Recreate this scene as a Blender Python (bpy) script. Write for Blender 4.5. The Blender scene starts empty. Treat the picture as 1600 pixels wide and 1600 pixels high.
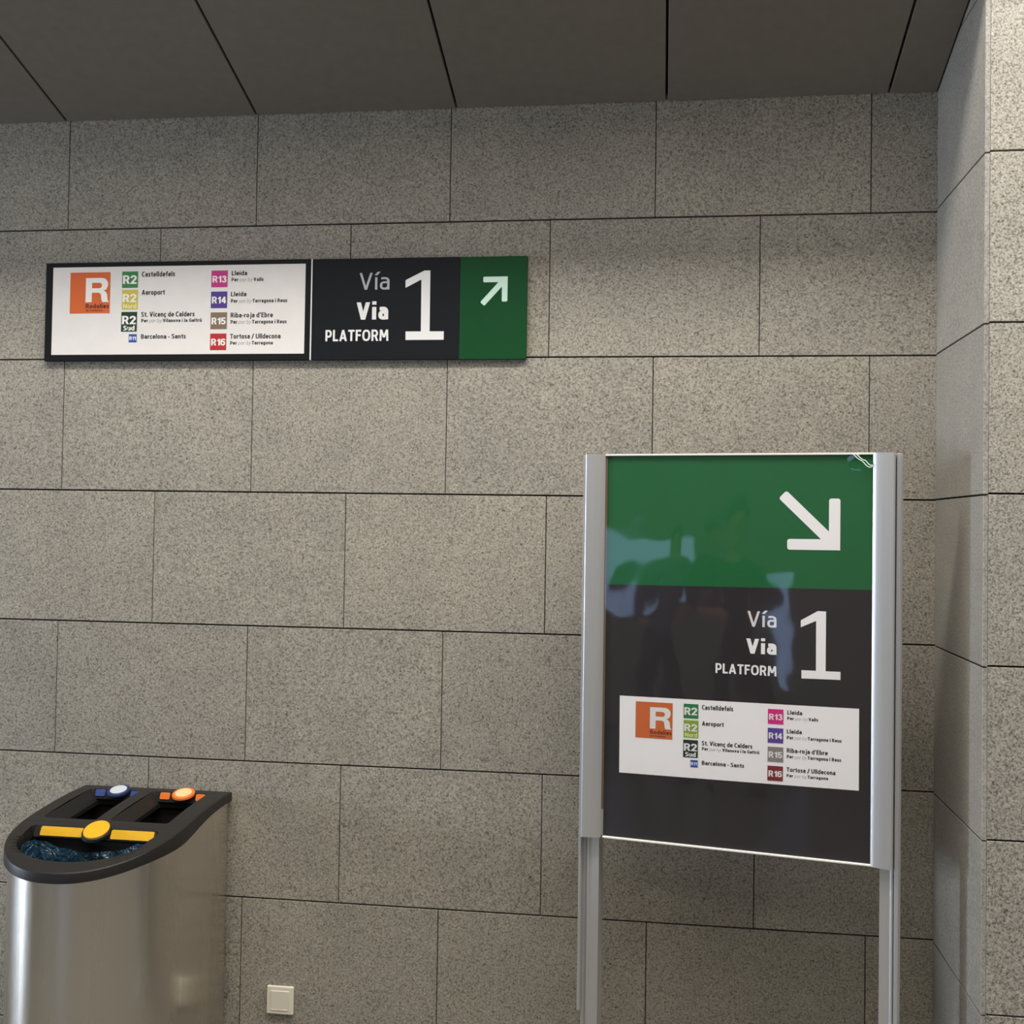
import bpy, bmesh, math, random
from mathutils import Vector, Matrix, noise

random.seed(7)
scene = bpy.context.scene
C = scene.collection

# ---------------------------------------------------------------- camera
EYE = 1.62
YAW, PITCH, ROLL, FPX, PX, PY = -0.1355, 0.0250, 0.0155, 1775.2, 797.8, 776.0
fw = Vector((math.sin(YAW) * math.cos(PITCH), math.cos(YAW) * math.cos(PITCH), math.sin(PITCH)))
r0 = Vector((math.cos(YAW), -math.sin(YAW), 0))
u0 = r0.cross(fw)
rt = r0 * math.cos(ROLL) + u0 * math.sin(ROLL)
up = u0 * math.cos(ROLL) - r0 * math.sin(ROLL)
cam_data = bpy.data.cameras.new('camera')
cam = bpy.data.objects.new('camera', cam_data)
C.objects.link(cam)
M = Matrix((rt, up, -fw)).transposed().to_4x4()
M.translation = (0, 0, EYE)
cam.matrix_world = M
cam_data.sensor_width = 36
cam_data.lens = FPX / 1600 * 36
cam_data.shift_x = (800 - PX) / 1600
cam_data.shift_y = -(800 - PY) / 1600
cam_data.clip_start = 0.02
scene.camera = cam

# ---------------------------------------------------------------- world, lights, exposure
world = bpy.data.worlds.new('world')
scene.world = world
world.use_nodes = True
bg = world.node_tree.nodes['Background']
bg.inputs[0].default_value = (0.75, 0.78, 0.85, 1)
bg.inputs[1].default_value = 0.10

scene.view_settings.view_transform = 'Standard'
scene.view_settings.look = 'None'
scene.view_settings.gamma = 1
scene.view_settings.use_curve_mapping = False
scene.view_settings.exposure = 0.0


def area(name, loc, target, sx, sy, power, col):
    d = bpy.data.lights.new(name, 'AREA')
    d.shape = 'RECTANGLE'
    d.size, d.size_y = sx, sy
    d.energy = power
    d.color = col
    o = bpy.data.objects.new(name, d)
    C.objects.link(o)
    o.location = loc
    o.rotation_euler = (Vector(target) - Vector(loc)).to_track_quat('-Z', 'Y').to_euler()
    return o


# hall ceiling lamp rows in front of the low soffit, plus an added fill
area('hall_strip_and_fill', (0.3, 1.93, 3.98), (0.3, 1.93, 0), 6.0, 0.30, 168, (1.0, 0.965, 0.91))
area('hall_strip_and_fill', (0.3, 0.85, 3.98), (0.3, 0.85, 0), 6.0, 1.5, 55, (1.0, 0.965, 0.92))  # unseen broad panel, added as frontal fill for the poster
area('hall_strip_and_fill', (0.3, -1.4, 3.98), (0.3, -1.4, 0), 6.0, 0.30, 50, (1.0, 0.96, 0.91))
# cool daylight coming in through the doorway of the left wall
area('doorway_daylight', (-9.30, 0.95, 1.60), (0.7, 2.95, 1.2), 0.8, 1.3, 370, (0.70, 0.82, 1.0))
# daylight behind the rear window
area('window_daylight', (-2.4, -3.45, 1.2), (-2.4, 0, 1.2), 2.0, 1.6, 32, (0.42, 0.62, 1.0))

# ---------------------------------------------------------------- helpers


def lin(c):
    r = []
    for v in c:
        v /= 255.0
        r.append(v / 12.92 if v <= 0.04045 else ((v + 0.055) / 1.055) ** 2.4)
    return tuple(r) + (1,)


def mat(name, col, rough=0.5, metal=0.0, spec=0.5, **kw):
    m = bpy.data.materials.new(name)
    m.use_nodes = True
    b = m.node_tree.nodes['Principled BSDF']
    b.inputs['Base Color'].default_value = lin(col)
    b.inputs['Roughness'].default_value = rough
    b.inputs['Metallic'].default_value = metal
    b.inputs['Specular IOR Level'].default_value = spec
    for k, v in kw.items():
        b.inputs[k.replace('_', ' ')].default_value = v
    return m


def nt(m):
    t = m.node_tree
    return t, t.nodes, t.links, t.nodes['Principled BSDF']


def ramp(N, stops, interp='LINEAR'):
    r = N.new('ShaderNodeValToRGB')
    r.color_ramp.interpolation = interp
    e = r.color_ramp.elements
    while len(e) < len(stops):
        e.new(0.5)
    for i, (p, c) in enumerate(stops):
        e[i].position = p
        e[i].color = c
    return r


def grain(m, scale, amount, bump=0.0, stretch=(1, 1, 1), coord='Object'):
    """faint value variation and relief on a plain material"""
    t, N, L, b = nt(m)
    tc = N.new('ShaderNodeTexCoord')
    mp = N.new('ShaderNodeMapping')
    mp.inputs['Scale'].default_value = stretch
    no = N.new('ShaderNodeTexNoise')
    no.inputs['Scale'].default_value = scale
    no.inputs['Detail'].default_value = 5
    L.new(tc.outputs[coord], mp.inputs[0])
    L.new(mp.outputs[0], no.inputs['Vector'])
    c = b.inputs['Base Color'].default_value
    lo = tuple(max(0, x * (1 - amount)) for x in c[:3]) + (1,)
    hi = tuple(min(1, x * (1 + amount)) for x in c[:3]) + (1,)
    rp = ramp(N, [(0.3, lo), (0.7, hi)])
    L.new(no.outputs[0], rp.inputs[0])
    L.new(rp.outputs[0], b.inputs['Base Color'])
    if bump:
        bp = N.new('ShaderNodeBump')
        bp.inputs['Strength'].default_value = bump
        bp.inputs['Distance'].default_value = 0.002
        L.new(no.outputs[0], bp.inputs['Height'])
        L.new(bp.outputs[0], b.inputs['Normal'])
    return m


def granite(name, light, mid, dark, rough, bump=0.25, spec=0.4, contrast=1.0):
    m = mat(name, mid, rough, spec=spec)
    t, N, L, b = nt(m)
    geo = N.new('ShaderNodeNewGeometry')
    oi = N.new('ShaderNodeObjectInfo')
    add = N.new('ShaderNodeVectorMath'); add.operation = 'MULTIPLY_ADD'
    cmb = N.new('ShaderNodeCombineXYZ')
    for i in range(3):
        L.new(oi.outputs['Random'], cmb.inputs[i])
    L.new(cmb.outputs[0], add.inputs[0])
    add.inputs[1].default_value = (13, 7, 19)
    L.new(geo.outputs['Position'], add.inputs[2])
    # broad cloudiness
    n1 = N.new('ShaderNodeTexNoise'); n1.inputs['Scale'].default_value = 7; n1.inputs['Detail'].default_value = 4
    # crystals
    n2 = N.new('ShaderNodeTexNoise'); n2.inputs['Scale'].default_value = 190; n2.inputs['Detail'].default_value = 3
    n2.inputs['Roughness'].default_value = 0.65
    v = N.new('ShaderNodeTexVoronoi'); v.inputs['Scale'].default_value = 230
    n3 = N.new('ShaderNodeTexNoise'); n3.inputs['Scale'].default_value = 120; n3.inputs['Detail'].default_value = 2
    for n in (n1, n2, v, n3):
        L.new(add.outputs[0], n.inputs['Vector'])
    r1 = ramp(N, [(0.36, lin(dark)), (0.47, lin(mid)), (0.62, lin(light))])
    L.new(n2.outputs[0], r1.inputs[0])
    # per-crystal tint
    sep = N.new('ShaderNodeSeparateColor')
    L.new(v.outputs['Color'], sep.inputs[0])
    r2 = ramp(N, [(0.0, (0.55, 0.54, 0.53, 1)), (0.22, (0.93, 0.93, 0.93, 1)), (0.8, (1.03, 1.03, 1.03, 1)), (1.0, (1.22, 1.2, 1.17, 1))])
    L.new(sep.outputs[0], r2.inputs[0])
    mx = N.new('ShaderNodeMix'); mx.data_type = 'RGBA'; mx.blend_type = 'MULTIPLY'
    mx.inputs[0].default_value = 0.9 * contrast
    L.new(r1.outputs[0], mx.inputs[6]); L.new(r2.outputs[0], mx.inputs[7])
    # dark flecks
    r3 = ramp(N, [(0.30, (0.42, 0.41, 0.40, 1)), (0.385, (1, 1, 1, 1))])
    L.new(n3.outputs[0], r3.inputs[0])
    mx2 = N.new('ShaderNodeMix'); mx2.data_type = 'RGBA'; mx2.blend_type = 'MULTIPLY'
    mx2.inputs[0].default_value = 0.9 * contrast
    L.new(mx.outputs[2], mx2.inputs[6]); L.new(r3.outputs[0], mx2.inputs[7])
    # cloud + slab to slab tone
    r4 = ramp(N, [(0.3, (0.91, 0.91, 0.91, 1)), (0.7, (1.06, 1.055, 1.04, 1))])
    L.new(n1.outputs[0], r4.inputs[0])
    mx3 = N.new('ShaderNodeMix'); mx3.data_type = 'RGBA'; mx3.blend_type = 'MULTIPLY'
    mx3.inputs[0].default_value = 1
    L.new(mx2.outputs[2], mx3.inputs[6]); L.new(r4.outputs[0], mx3.inputs[7])
    r5 = ramp(N, [(0.0, (0.95, 0.95, 0.96, 1)), (1.0, (1.04, 1.035, 1.02, 1))])
    L.new(oi.outputs['Random'], r5.inputs[0])
    mx4 = N.new('ShaderNodeMix'); mx4.data_type = 'RGBA'; mx4.blend_type = 'MULTIPLY'
    mx4.inputs[0].default_value = 1
    L.new(mx3.outputs[2], mx4.inputs[6]); L.new(r5.outputs[0], mx4.inputs[7])
    L.new(mx4.outputs[2], b.inputs['Base Color'])
    if bump:
        bp = N.new('ShaderNodeBump')
        bp.inputs['Strength'].default_value = bump
        bp.inputs['Distance'].default_value = 0.0015
        L.new(n2.outputs[0], bp.inputs['Height'])
        L.new(bp.outputs[0], b.inputs['Normal'])
    return m


def link(name, me, m=None, parent=None, smooth=False):
    o = bpy.data.objects.new(name, me)
    C.objects.link(o)
    if m is not None and not me.materials:
        me.materials.append(m)
    if parent is not None:
        o.parent = parent
    if smooth:
        for p in me.polygons:
            p.use_smooth = True
    return o


def from_bm(name, bm, m, parent=None, smooth=False):
    bmesh.ops.recalc_face_normals(bm, faces=bm.faces)
    me = bpy.data.meshes.new(name)
    bm.to_mesh(me)
    bm.free()
    return link(name, me, m, parent, smooth)


def add_box(bm, a, b, bevel=0.0, seg=1):
    x0, y0, z0 = a
    x1, y1, z1 = b
    vs = [bm.verts.new(p) for p in ((x0, y0, z0), (x1, y0, z0), (x1, y1, z0), (x0, y1, z0),
                                    (x0, y0, z1), (x1, y0, z1), (x1, y1, z1), (x0, y1, z1))]
    fs = [bm.faces.new([vs[i] for i in q]) for q in ((3, 2, 1, 0), (4, 5, 6, 7), (0, 1, 5, 4), (1, 2, 6, 5), (2, 3, 7, 6), (3, 0, 4, 7))]
    if bevel:
        es = list({e for f in fs for e in f.edges})
        bmesh.ops.bevel(bm, geom=es, offset=bevel, segments=seg, affect='EDGES', profile=0.5)


def box(name, a, b, m, parent=None, bevel=0.0, seg=1):
    bm = bmesh.new()
    add_box(bm, a, b, bevel, seg)
    return from_bm(name, bm, m, parent)


def prism(name, pts, axis, t0, t1, m, parent=None, smooth=False):
    """extrude a 2-D outline; axis 'z': pts are (x,y); axis 'y': pts are (x,z)"""
    bm = bmesh.new()
    f = (lambda p, t: (p[0], p[1], t)) if axis == 'z' else (lambda p, t: (p[0], t, p[1]))
    A = [bm.verts.new(f(p, t0)) for p in pts]
    B = [bm.verts.new(f(p, t1)) for p in pts]
    n = len(pts)
    for i in range(n):
        bm.faces.new((A[i], A[(i + 1) % n], B[(i + 1) % n], B[i]))
    fa = bm.faces.new(A); fb = bm.faces.new(B)
    bm.normal_update()
    bmesh.ops.triangulate(bm, faces=[fa, fb], ngon_method='EAR_CLIP')
    o = from_bm(name, bm, m, parent)
    if smooth:
        me = o.data
        for p in me.polygons:
            p.use_smooth = True
        me.set_sharp_from_angle(angle=math.radians(35))
    return o


def tag(o, label=None, cat=None, group=None, kind=None):
    if label: o['label'] = label
    if cat: o['category'] = cat
    if group: o['group'] = group
    if kind: o['kind'] = kind
    return o


def empty(name, loc, rz=0.0):
    o = bpy.data.objects.new(name, None)
    C.objects.link(o)
    o.location = loc
    o.rotation_euler = (0, 0, rz)
    o.empty_display_size = 0.1
    return o


# ---- lettering: a drawn stroke alphabet (cap height 1, x-height .73) turned into flat meshes in the local x-z plane
XH = .73


def se(cx, cy, rx, ry, a0, a1, n=8, e=2.5):
    o = []
    for i in range(n + 1):
        a = math.radians(a0 + (a1 - a0) * i / n)
        c_, s_ = math.cos(a), math.sin(a)
        o.append((cx + rx * math.copysign(abs(c_) ** (2 / e), c_), cy + ry * math.copysign(abs(s_) ** (2 / e), s_)))
    return o


def bowl(x0, x1, y0, y1, side):
    """open or closed round shape inside a box of centre lines; side: 'o' ring, 'r' bulges right, 'l' bulges left"""
    cx, cy, rx, ry = (x0 + x1) / 2, (y0 + y1) / 2, (x1 - x0) / 2, (y1 - y0) / 2
    if side == 'o':
        return se(cx, cy, rx, ry, 90, 450, 28)
    m = .55 * (x1 - x0)
    if side == 'r':
        return [(x0, y1)] + se(x1 - m, cy, m, ry, 90, -90, 12) + [(x0, y0)]
    return [(x1, y1)] + se(x0 + m, cy, m, ry, 90, 270, 12) + [(x1, y0)]


def glyph(c, w):
    """list of centre-line strokes and the ink width of character c for stroke weight w"""
    h = w / 2
    X = XH
    q = w * .92 / 2      # half weight of flat strokes
    if c == ' ':
        return [], .16
    if c in 'ocçeda bpgq':
        pass
    if c == 'o':
        return [bowl(h, .52 - h, q, X - q, 'o')], .52
    if c in 'cç':
        W_ = .42
        s = [[(W_, X - q - .01)] + se(W_ * .62, X / 2, W_ * .62 - h, X / 2 - q, 90, 270, 12) + [(W_, q + .01)]]
        if c == 'ç':
            s.append([(.25, .02), (.25, -.10), (.15, -.20)])
        return s, W_
    if c == 'e':
        W_ = .50
        return [[(h, X * .47), (W_ - h * .8, X * .47), (W_ - h * .8, X * .58)] + se(W_ / 2, X * .56, W_ / 2 - h * .8, X * .44 - q, 12, 90, 6)[1:] + se(W_ / 2, X / 2, W_ / 2 - h, X / 2 - q, 95, 262, 11) + [(W_ - .07, q)]], W_
    if c in 'aáà':
        W_ = .48
        s = [[(.06, X - q - .015), (.20, X - q)] + se(.22, X - q - .2, W_ - h - .22, .2, 85, 0, 6) + [(W_ - h, 0)],
             [(W_ - h, .43), (.24, .43)] + se(.24, .215 + q / 2, .24 - h, .215 - q / 2, 100, 262, 8) + [(.30, q), (W_ - h, .16)]]
        return s, W_
    if c in 'dbpq':
        W_ = .52
        top = 1.03 if c in 'db' else X
        bot = -.26 if c in 'pq' else 0
        if c in 'dq':
            return [[(W_ - h, bot), (W_ - h, top)], bowl(h, W_ - h, q, X - q, 'l')], W_
        return [[(h, bot), (h, top)], bowl(h, W_ - h, q, X - q, 'r')], W_
    if c == 'g':
        W_ = .50
        return [[(W_ - h, X), (W_ - h, -.06)] + se(.26, -.06, W_ - h - .26, .20 - q, 0, -90, 6)[1:] + [(.05, -.26 + q)], bowl(h, W_ - h, q + .03, X - q, 'l')], W_
    if c in 'lIi íj':
        if c == 'l':
            return [[(h, 0), (h, 1.03)]], w
        if c == 'I':
            return [[(h, 0), (h, 1)]], w
        if c in 'i':
            return [[(h, 0), (h, X)], [(h, .86), (h, .86 + w * .95)]], w
        if c == 'í':
            return [[(h, 0), (h, X)], [(h - .02, .85), (h + .14, 1.06)]], w
        if c == 'j':
            return [[(.14 + h, X), (.14 + h, -.08), (.10 + h, -.20), (0.02, -.23)], [(.14 + h, .86), (.14 + h, .86 + w * .95)]], .14 + w
    if c == 't':
        return [[(.12 + h, .93), (.12 + h, .2)] + se(.12 + h + .14, .2, .14, .2 - q, 180, 270, 5)[1:] + [(.36, q)], [(0, X - q), (.36, X - q)]], .36
    if c == 'f':
        return [[(.36, 1.04 - q), (.27, 1.04 - q)] + se(.10 + h + .14, .86, .14, .18 - q, 95, 180, 5) + [(.10 + h, 0)], [(0, X - q), (.34, X - q)]], .36
    if c == 'r':
        return [[(h, 0), (h, X)], [(h, X - .22), (.18, X - q - .02), (.34, X - q)]], .34
    if c == 'n':
        W_ = .50
        return [[(h, 0), (h, X)], [(h, X - .2)] + se(W_ - h - .2, X - q - .2, .2, .2, 100, 0, 7) + [(W_ - h, 0)]], W_
    if c in 'uúù':
        W_ = .50
        s = [[(W_ - h, 0), (W_ - h, X)], [(h, X), (h, .2)] + se(h + .2, q + .2, .2, .2, 180, 275, 7) + [(W_ - h, .2)]]
        if c == 'ú':
            s.append([(.20, .84), (.34, 1.05)])
        return s, W_
    if c == 'v':
        return [[(h * 1.05, X), (.245, 0)], [(.49 - h * 1.05, X), (.245, 0)]], .49
    if c == 'y':
        return [[(h * 1.05, X), (.25, .02)], [(.49 - h * 1.05, X), (.20, -.14), (.12, -.23), (.02, -.235)]], .49
    if c == 's':
        W_ = .40
        return [[(W_ - .03, X - q - .01), (.22, X - q)] + se(.20, X * .745, .20 - h, X * .255 - q, 100, 200, 5) + se(W_ - .20, X * .27, .20 - h, X * .25 - q, 20, -90, 6) + [(.02, q + .015)]], W_
    if c == 'm':
        W_ = .78
        return [[(h, 0), (h, X)], [(h, X - .2)] + se(W_ / 2 - .17, X - q - .18, .17, .18, 100, 0, 6) + [(W_ / 2, 0)], [(W_ / 2, X - .2)] + se(W_ - h - .17, X - q - .18, .17, .18, 100, 0, 6) + [(W_ - h, 0)]], W_
    # capitals
    if c == 'V':
        return [[(h * 1.05, 1), (.33, .0)], [(.66 - h * 1.05, 1), (.33, .0)]], .66
    if c == 'A':
        return [[(h * 1.05, 0), (.34, 1)], [(.68 - h * 1.05, 0), (.34, 1)], [(.15, .27), (.53, .27)]], .68
    if c == 'P':
        return [[(h, 0), (h, 1)], bowl(h, .56 - h, .40, 1 - q, 'r')], .56
    if c == 'B':
        return [[(h, 0), (h, 1)], bowl(h, .54 - h, .53, 1 - q, 'r'), bowl(h, .58 - h, q, .53, 'r')], .58
    if c == 'R':
        return [[(h, 0), (h, 1)], bowl(h, .57 - h, .46, 1 - q, 'r'), [(.30, .46), (.36, .42), (.60 - h * 1.05, 0)]], .60
    if c == 'L':
        return [[(h, 1), (h, q), (.46, q)]], .46
    if c == 'T':
        return [[(.28, 0), (.28, 1)], [(0, 1 - q), (.56, 1 - q)]], .56
    if c == 'F':
        return [[(h, 0), (h, 1 - q), (.48, 1 - q)], [(h, .52), (.44, .52)]], .48
    if c == 'E':
        return [[(.48, q), (h, q), (h, 1 - q), (.48, 1 - q)], [(h, .52), (.45, .52)]], .49
    if c == 'O':
        return [bowl(h, .70 - h, q, 1 - q, 'o')], .70
    if c == 'C':
        return [[(.54, 1 - q - .02), (.40, 1 - q)] + se(.38, .5, .38 - h, .5 - q, 95, 265, 14) + [(.40, q), (.54, q + .02)]], .56
    if c == 'G':
        return [[(.56, 1 - q - .02), (.40, 1 - q)] + se(.38, .5, .38 - h, .5 - q, 95, 265, 14) + [(.40, q), (.60 - h, q + .04), (.60 - h, .50), (.36, .50)]], .60
    if c == 'S':
        W_ = .50
        return [[(W_ - .04, 1 - q - .02), (.27, 1 - q)] + se(.24, .745, .24 - h, .255 - q, 100, 205, 6) + se(W_ - .24, .27, .24 - h, .25 - q, 25, -90, 7) + [(.03, q + .02)]], W_
    if c == 'U':
        return [[(h, 1), (h, .28)] + se(.31, .28, .31 - h, .28 - q, 180, 360, 12, 2.3) + [(.62 - h, 1)]], .62
    if c == 'N':
        return [[(h, 0), (h, 1)], [(h, .98), (.64 - h, .02)], [(.64 - h, 0), (.64 - h, 1)]], .64
    if c == 'M':
        return [[(h, 0), (h + .03, 1)], [(.78 - h, 0), (.75 - h, 1)], [(h + .05, 1), (.39, .30)], [(.73 - h, 1), (.39, .30)]], .78
    # figures
    if c == '1':
        return [[(.30, 0), (.30, 1)], [(.30, .80), (.06, .72)]], .30 + h
    if c == '2':
        W_ = .56
        return [[(h + .0, .68)] + se(W_ / 2, .70, W_ / 2 - h, .30 - q, 175, -25, 11, 2.1) + [(h + .10, .22), (h + .03, q), (W_, q)]], W_
    if c == '3':
        W_ = .56
        return [[(h, .76)] + se(W_ / 2, .745, W_ / 2 - h - .02, .255 - q, 170, -80, 10, 2.1) + [(.25, .52)], [(.25, .52)] + se(W_ / 2, .28, W_ / 2 - h, .26 - q / 2, 85, -170, 12, 2.1)], W_
    if c == '4':
        W_ = .58
        return [[(.40, 0), (.40, .97)], [(.37, .95), (h * .9, .33)], [(h * .6, .29), (W_, .29)]], W_
    if c == '5':
        W_ = .56
        return [[(W_ - .03, 1 - q), (.14, 1 - q), (.10, .50), (.22, .60)] + se(W_ / 2, .32, W_ / 2 - h, .32 - q, 80, -165, 12, 2.2)], W_
    if c == '6':
        W_ = .56
        return [[(W_ - .05, .80), (.40, 1 - q)] + se(.28, .52, .28 - h, .48 - q, 85, 180, 6) + [(h, .34)], bowl(h, W_ - h, q, .60, 'o')], W_
    if c == '.':
        return [[(h, 0), (h, w)]], w
    if c == '-':
        return [[(0, .36), (.28, .36)]], .28
    if c in "'’":
        return [[(h + .03, 1.02), (h, .72)]], w + .03
    if c == '/':
        return [[(0.03, -.08), (.36, 1.04)]], .40
    return [], .3


def pen(pts, w, V, F, fx):
    P_ = [Vector(p) for p in pts]
    P_ = [p for i, p in enumerate(P_) if i == 0 or (p - P_[i - 1]).length > 1e-5]
    n = len(P_)
    closed = (P_[0] - P_[-1]).length < 1e-4
    h = w / 2
    ids = []
    for i in range(n):
        if closed and i in (0, n - 1):
            d0 = (P_[-1] - P_[-2]).normalized(); d1 = (P_[1] - P_[0]).normalized()
        else:
            d0 = (P_[i] - P_[i - 1]).normalized() if i else None
            d1 = (P_[i + 1] - P_[i]).normalized() if i < n - 1 else None
        if d0 is None or d1 is None:
            d = d0 or d1
            s = Vector((-d.y, d.x)) * h
            if abs(d.y) >= abs(d.x):
                L_ = P_[i] + s - d * (s.y / d.y); R_ = P_[i] - s + d * (s.y / d.y)
            else:
                L_ = P_[i] + s - d * (s.x / d.x); R_ = P_[i] - s + d * (s.x / d.x)
        else:
            s0 = Vector((-d0.y, d0.x)); s1 = Vector((-d1.y, d1.x))
            m = (s0 + s1)
            m = m.normalized() if m.length > 1e-4 else s0
            k = h / max(.45, m.dot(s0))
            L_ = P_[i] + m * k; R_ = P_[i] - m * k
        ids.append(len(V))
        V.append(fx(L_)); V.append(fx(R_))
    for a, b_ in zip(ids[:-1], ids[1:]):
        F.append((a, a + 1, b_ + 1, b_))


def set_text(s, w, track, fx, V, F, x=0.0, shear=0.0, lift=0.0):
    """append the strokes of s; returns the ink width"""
    st_n = 0
    for i, c in enumerate(s):
        strokes, gw = glyph(c, w)
        for k, pl in enumerate(strokes):
            x_, kk = x, st_n
            pen(pl, w, V, F, lambda p: fx(p.x + x_ + shear * p.y, p.y, kk))
            st_n = (st_n + 1) % 3
        x += gw
        if i < len(s) - 1:
            x += track
    return x


def ink_width(s, w, track):
    return sum(glyph(c, w)[1] for c in s) + track * (len(s) - 1)


def lettering(s, x0, x1, zb, zc, m, parent, yoff, bold=0.17, track=0.10, name='lettering'):
    """string s between x0 and x1, baseline zb, cap line zc; bold = stroke weight as a share of the cap height"""
    k = (x1 - x0) / ink_width(s, bold, track)
    h = zc - zb
    V, F = [], []
    set_text(s, bold, track, lambda x, y, i: (x0 + x * k, yoff - i * .00003, zb + y * h), V, F)
    me = bpy.data.meshes.new(name)
    me.from_pydata(V, [], F)
    return link(name, me, m, parent)


def via_line(rest, x0, x1, zb, zc, parent, yoff, mb, mg):
    """the small 'Per por by ...' line: bold, pale, bold; one mesh per word group"""
    tr = .11
    segs = [('Per', 0, mb, .19), ('por', .12, mg, .11), ('by', .2, mg, .11), (rest, 0, mb, .19)]
    gap = .30
    tot = sum(ink_width(s, w, tr) for s, _, _, w in segs) + gap * 3
    k = (x1 - x0) / tot
    h = zc - zb
    x = 0.0
    for s, sh, m_, w in segs:
        V, F = [], []
        xx = x
        set_text(s, w, tr, lambda px, py, i: (x0 + (px + xx) * k, yoff - i * .00003, zb + py * h), V, F, 0.0, sh)
        me = bpy.data.meshes.new('lettering')
        me.from_pydata(V, [], F)
        link('lettering', me, m_, parent)
        x += ink_width(s, w, tr) + gap


def badge_text(s, x0, x1, zb, zc, m, parent, yoff):
    return lettering(s, x0, x1, zb, zc, m, parent, yoff, bold=.19, track=.05)


def flat_poly(name, pts, m, parent, yoff, thick=0.0006):
    return prism(name, pts, 'y', yoff, yoff + thick, m, parent)


# Grotesque letter outlines for the route badges (unit: cap height 1)
def arc(cx, cy, rx, ry, a0, a1, n=10):
    return [(cx + rx * math.cos(math.radians(a0 + (a1 - a0) * i / n)), cy + ry * math.sin(math.radians(a0 + (a1 - a0) * i / n))) for i in range(n + 1)]


def big_R():
    """heavy grotesque R, 0.92 wide, as quads/outline with a counter: returned as list of polygons"""
    outer = [(0, 0), (0.24, 0), (0.24, 0.39), (0.42, 0.39)] + [(0.52, 0.385), (0.585, 0.34), (0.60, 0.25), (0.615, 0.10), (0.65, 0.0), (0.90, 0.0), (0.90, 0.035), (0.855, 0.07), (0.84, 0.22), (0.825, 0.34), (0.77, 0.43), (0.69, 0.475)] + \
        [(0.80, 0.53)] + arc(0.62, 0.735, 0.245, 0.265, -35, 90, 9) + [(0, 1.0)]
    hole = [(0.24, 0.575), (0.24, 0.80), (0.52, 0.80)] + arc(0.52, 0.6875, 0.105, 0.1125, 80, -80, 7) + [(0.52, 0.575)]
    return outer, hole


def fill2d(loops):
    """planar triangulation of a polygon with holes -> verts, faces (z = 0)"""
    c = bpy.data.curves.new('fill', 'CURVE')
    c.dimensions = '2D'
    c.fill_mode = 'BOTH'
    for lp in loops:
        sp = c.splines.new('POLY')
        sp.points.add(len(lp) - 1)
        for i, p in enumerate(lp):
            sp.points[i].co = (p[0], p[1], 0, 1)
        sp.use_cyclic_u = True
    o = bpy.data.objects.new('fill', c)
    C.objects.link(o)
    bpy.context.view_layer.update()
    me = bpy.data.meshes.new_from_object(o.evaluated_get(bpy.context.evaluated_depsgraph_get()))
    vs = [v.co.copy() for v in me.vertices]
    fs = [tuple(p.vertices) for p in me.polygons]
    bpy.data.objects.remove(o)
    bpy.data.curves.remove(c)
    bpy.data.meshes.remove(me)
    return vs, fs


# ---------------------------------------------------------------- materials
M_GRAN = granite('granite_flamed', (169, 163, 151), (152, 146, 134), (120, 114, 103), 0.62)
M_GRAN_P = granite('granite_honed', (172, 168, 160), (158, 154, 145), (134, 130, 121), 0.38, bump=0.05, spec=0.5, contrast=0.5)
M_GRAN_F = granite('granite_pillar', (180, 176, 166), (160, 155, 144), (112, 106, 95), 0.6, contrast=1.0)
M_EDGE = grain(mat('granite_sawn_edge', (190, 186, 172), 0.6), 120, 0.12)
M_MORTAR = grain(mat('dark_joint', (24, 20, 15), 0.95), 60, 0.3)
M_CEIL = grain(mat('ceiling_metal_panel', (122, 115, 106), 0.55, 0.0), 30, 0.05, coord='Object')
M_CEILGAP = mat('ceiling_gap', (12, 11, 10), 0.9)
M_FLOOR = granite('granite_floor', (140, 136, 128), (120, 116, 108), (80, 77, 72), 0.3, bump=0.02)
M_PLASTER = grain(mat('hall_plaster', (150, 146, 138), 0.8), 12, 0.08)
M_BLACK = grain(mat('sign_black', (17, 18, 19), 0.5, spec=0.2), 40, 0.05)
M_NAVY = grain(mat('sign_dark_navy', (15, 18, 23), 0.5, spec=0.2), 40, 0.05)
M_SWHITE = grain(mat('sign_white', (222, 217, 212), 0.5), 25, 0.02)
M_SGREEN = grain(mat('sign_green', (6, 66, 30), 0.5, spec=0.2), 25, 0.04)
M_LETTER = mat('letter_pale_grey', (222, 220, 218), 0.5)
M_LETTHIN = mat('letter_grey', (170, 170, 172), 0.5)
M_ARROW = mat('arrow_mint', (196, 224, 208), 0.5)
M_INK = mat('ink_black', (28, 25, 24), 0.6)
M_INKPALE = mat('ink_pale_grey', (172, 168, 166), 0.6)
BC = dict(orange=(206, 96, 40), green=(52, 122, 64), lime=(196, 180, 70), forest=(16, 52, 30), blue=(34, 74, 160),
          pink=(190, 44, 128), violet=(72, 54, 130), brown=(124, 104, 86), red=(176, 34, 36))
MB_ = {k: mat('badge_' + k, v, 0.5) for k, v in BC.items()}
BP = dict(orange=(206, 104, 52), green=(40, 120, 66), lime=(138, 164, 58), forest=(24, 50, 40), blue=(44, 76, 160),
          pink=(212, 40, 126), violet=(92, 68, 150), brown=(140, 132, 124), red=(128, 38, 46))
MP_ = {k: mat('poster_badge_' + k, v, 0.5) for k, v in BP.items()}
M_BADGETXT = mat('badge_text_white', (232, 228, 222), 0.5)
M_ALU = grain(mat('satin_aluminium', (208, 208, 208), 0.36, 0.7), 200, 0.03, stretch=(1, 1, 0.02))
M_RAIL = mat('bright_rail', (244, 240, 228), 0.3, 0.2)
M_BACKING = mat('brown_backing_edge', (112, 92, 76), 0.7)
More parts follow.
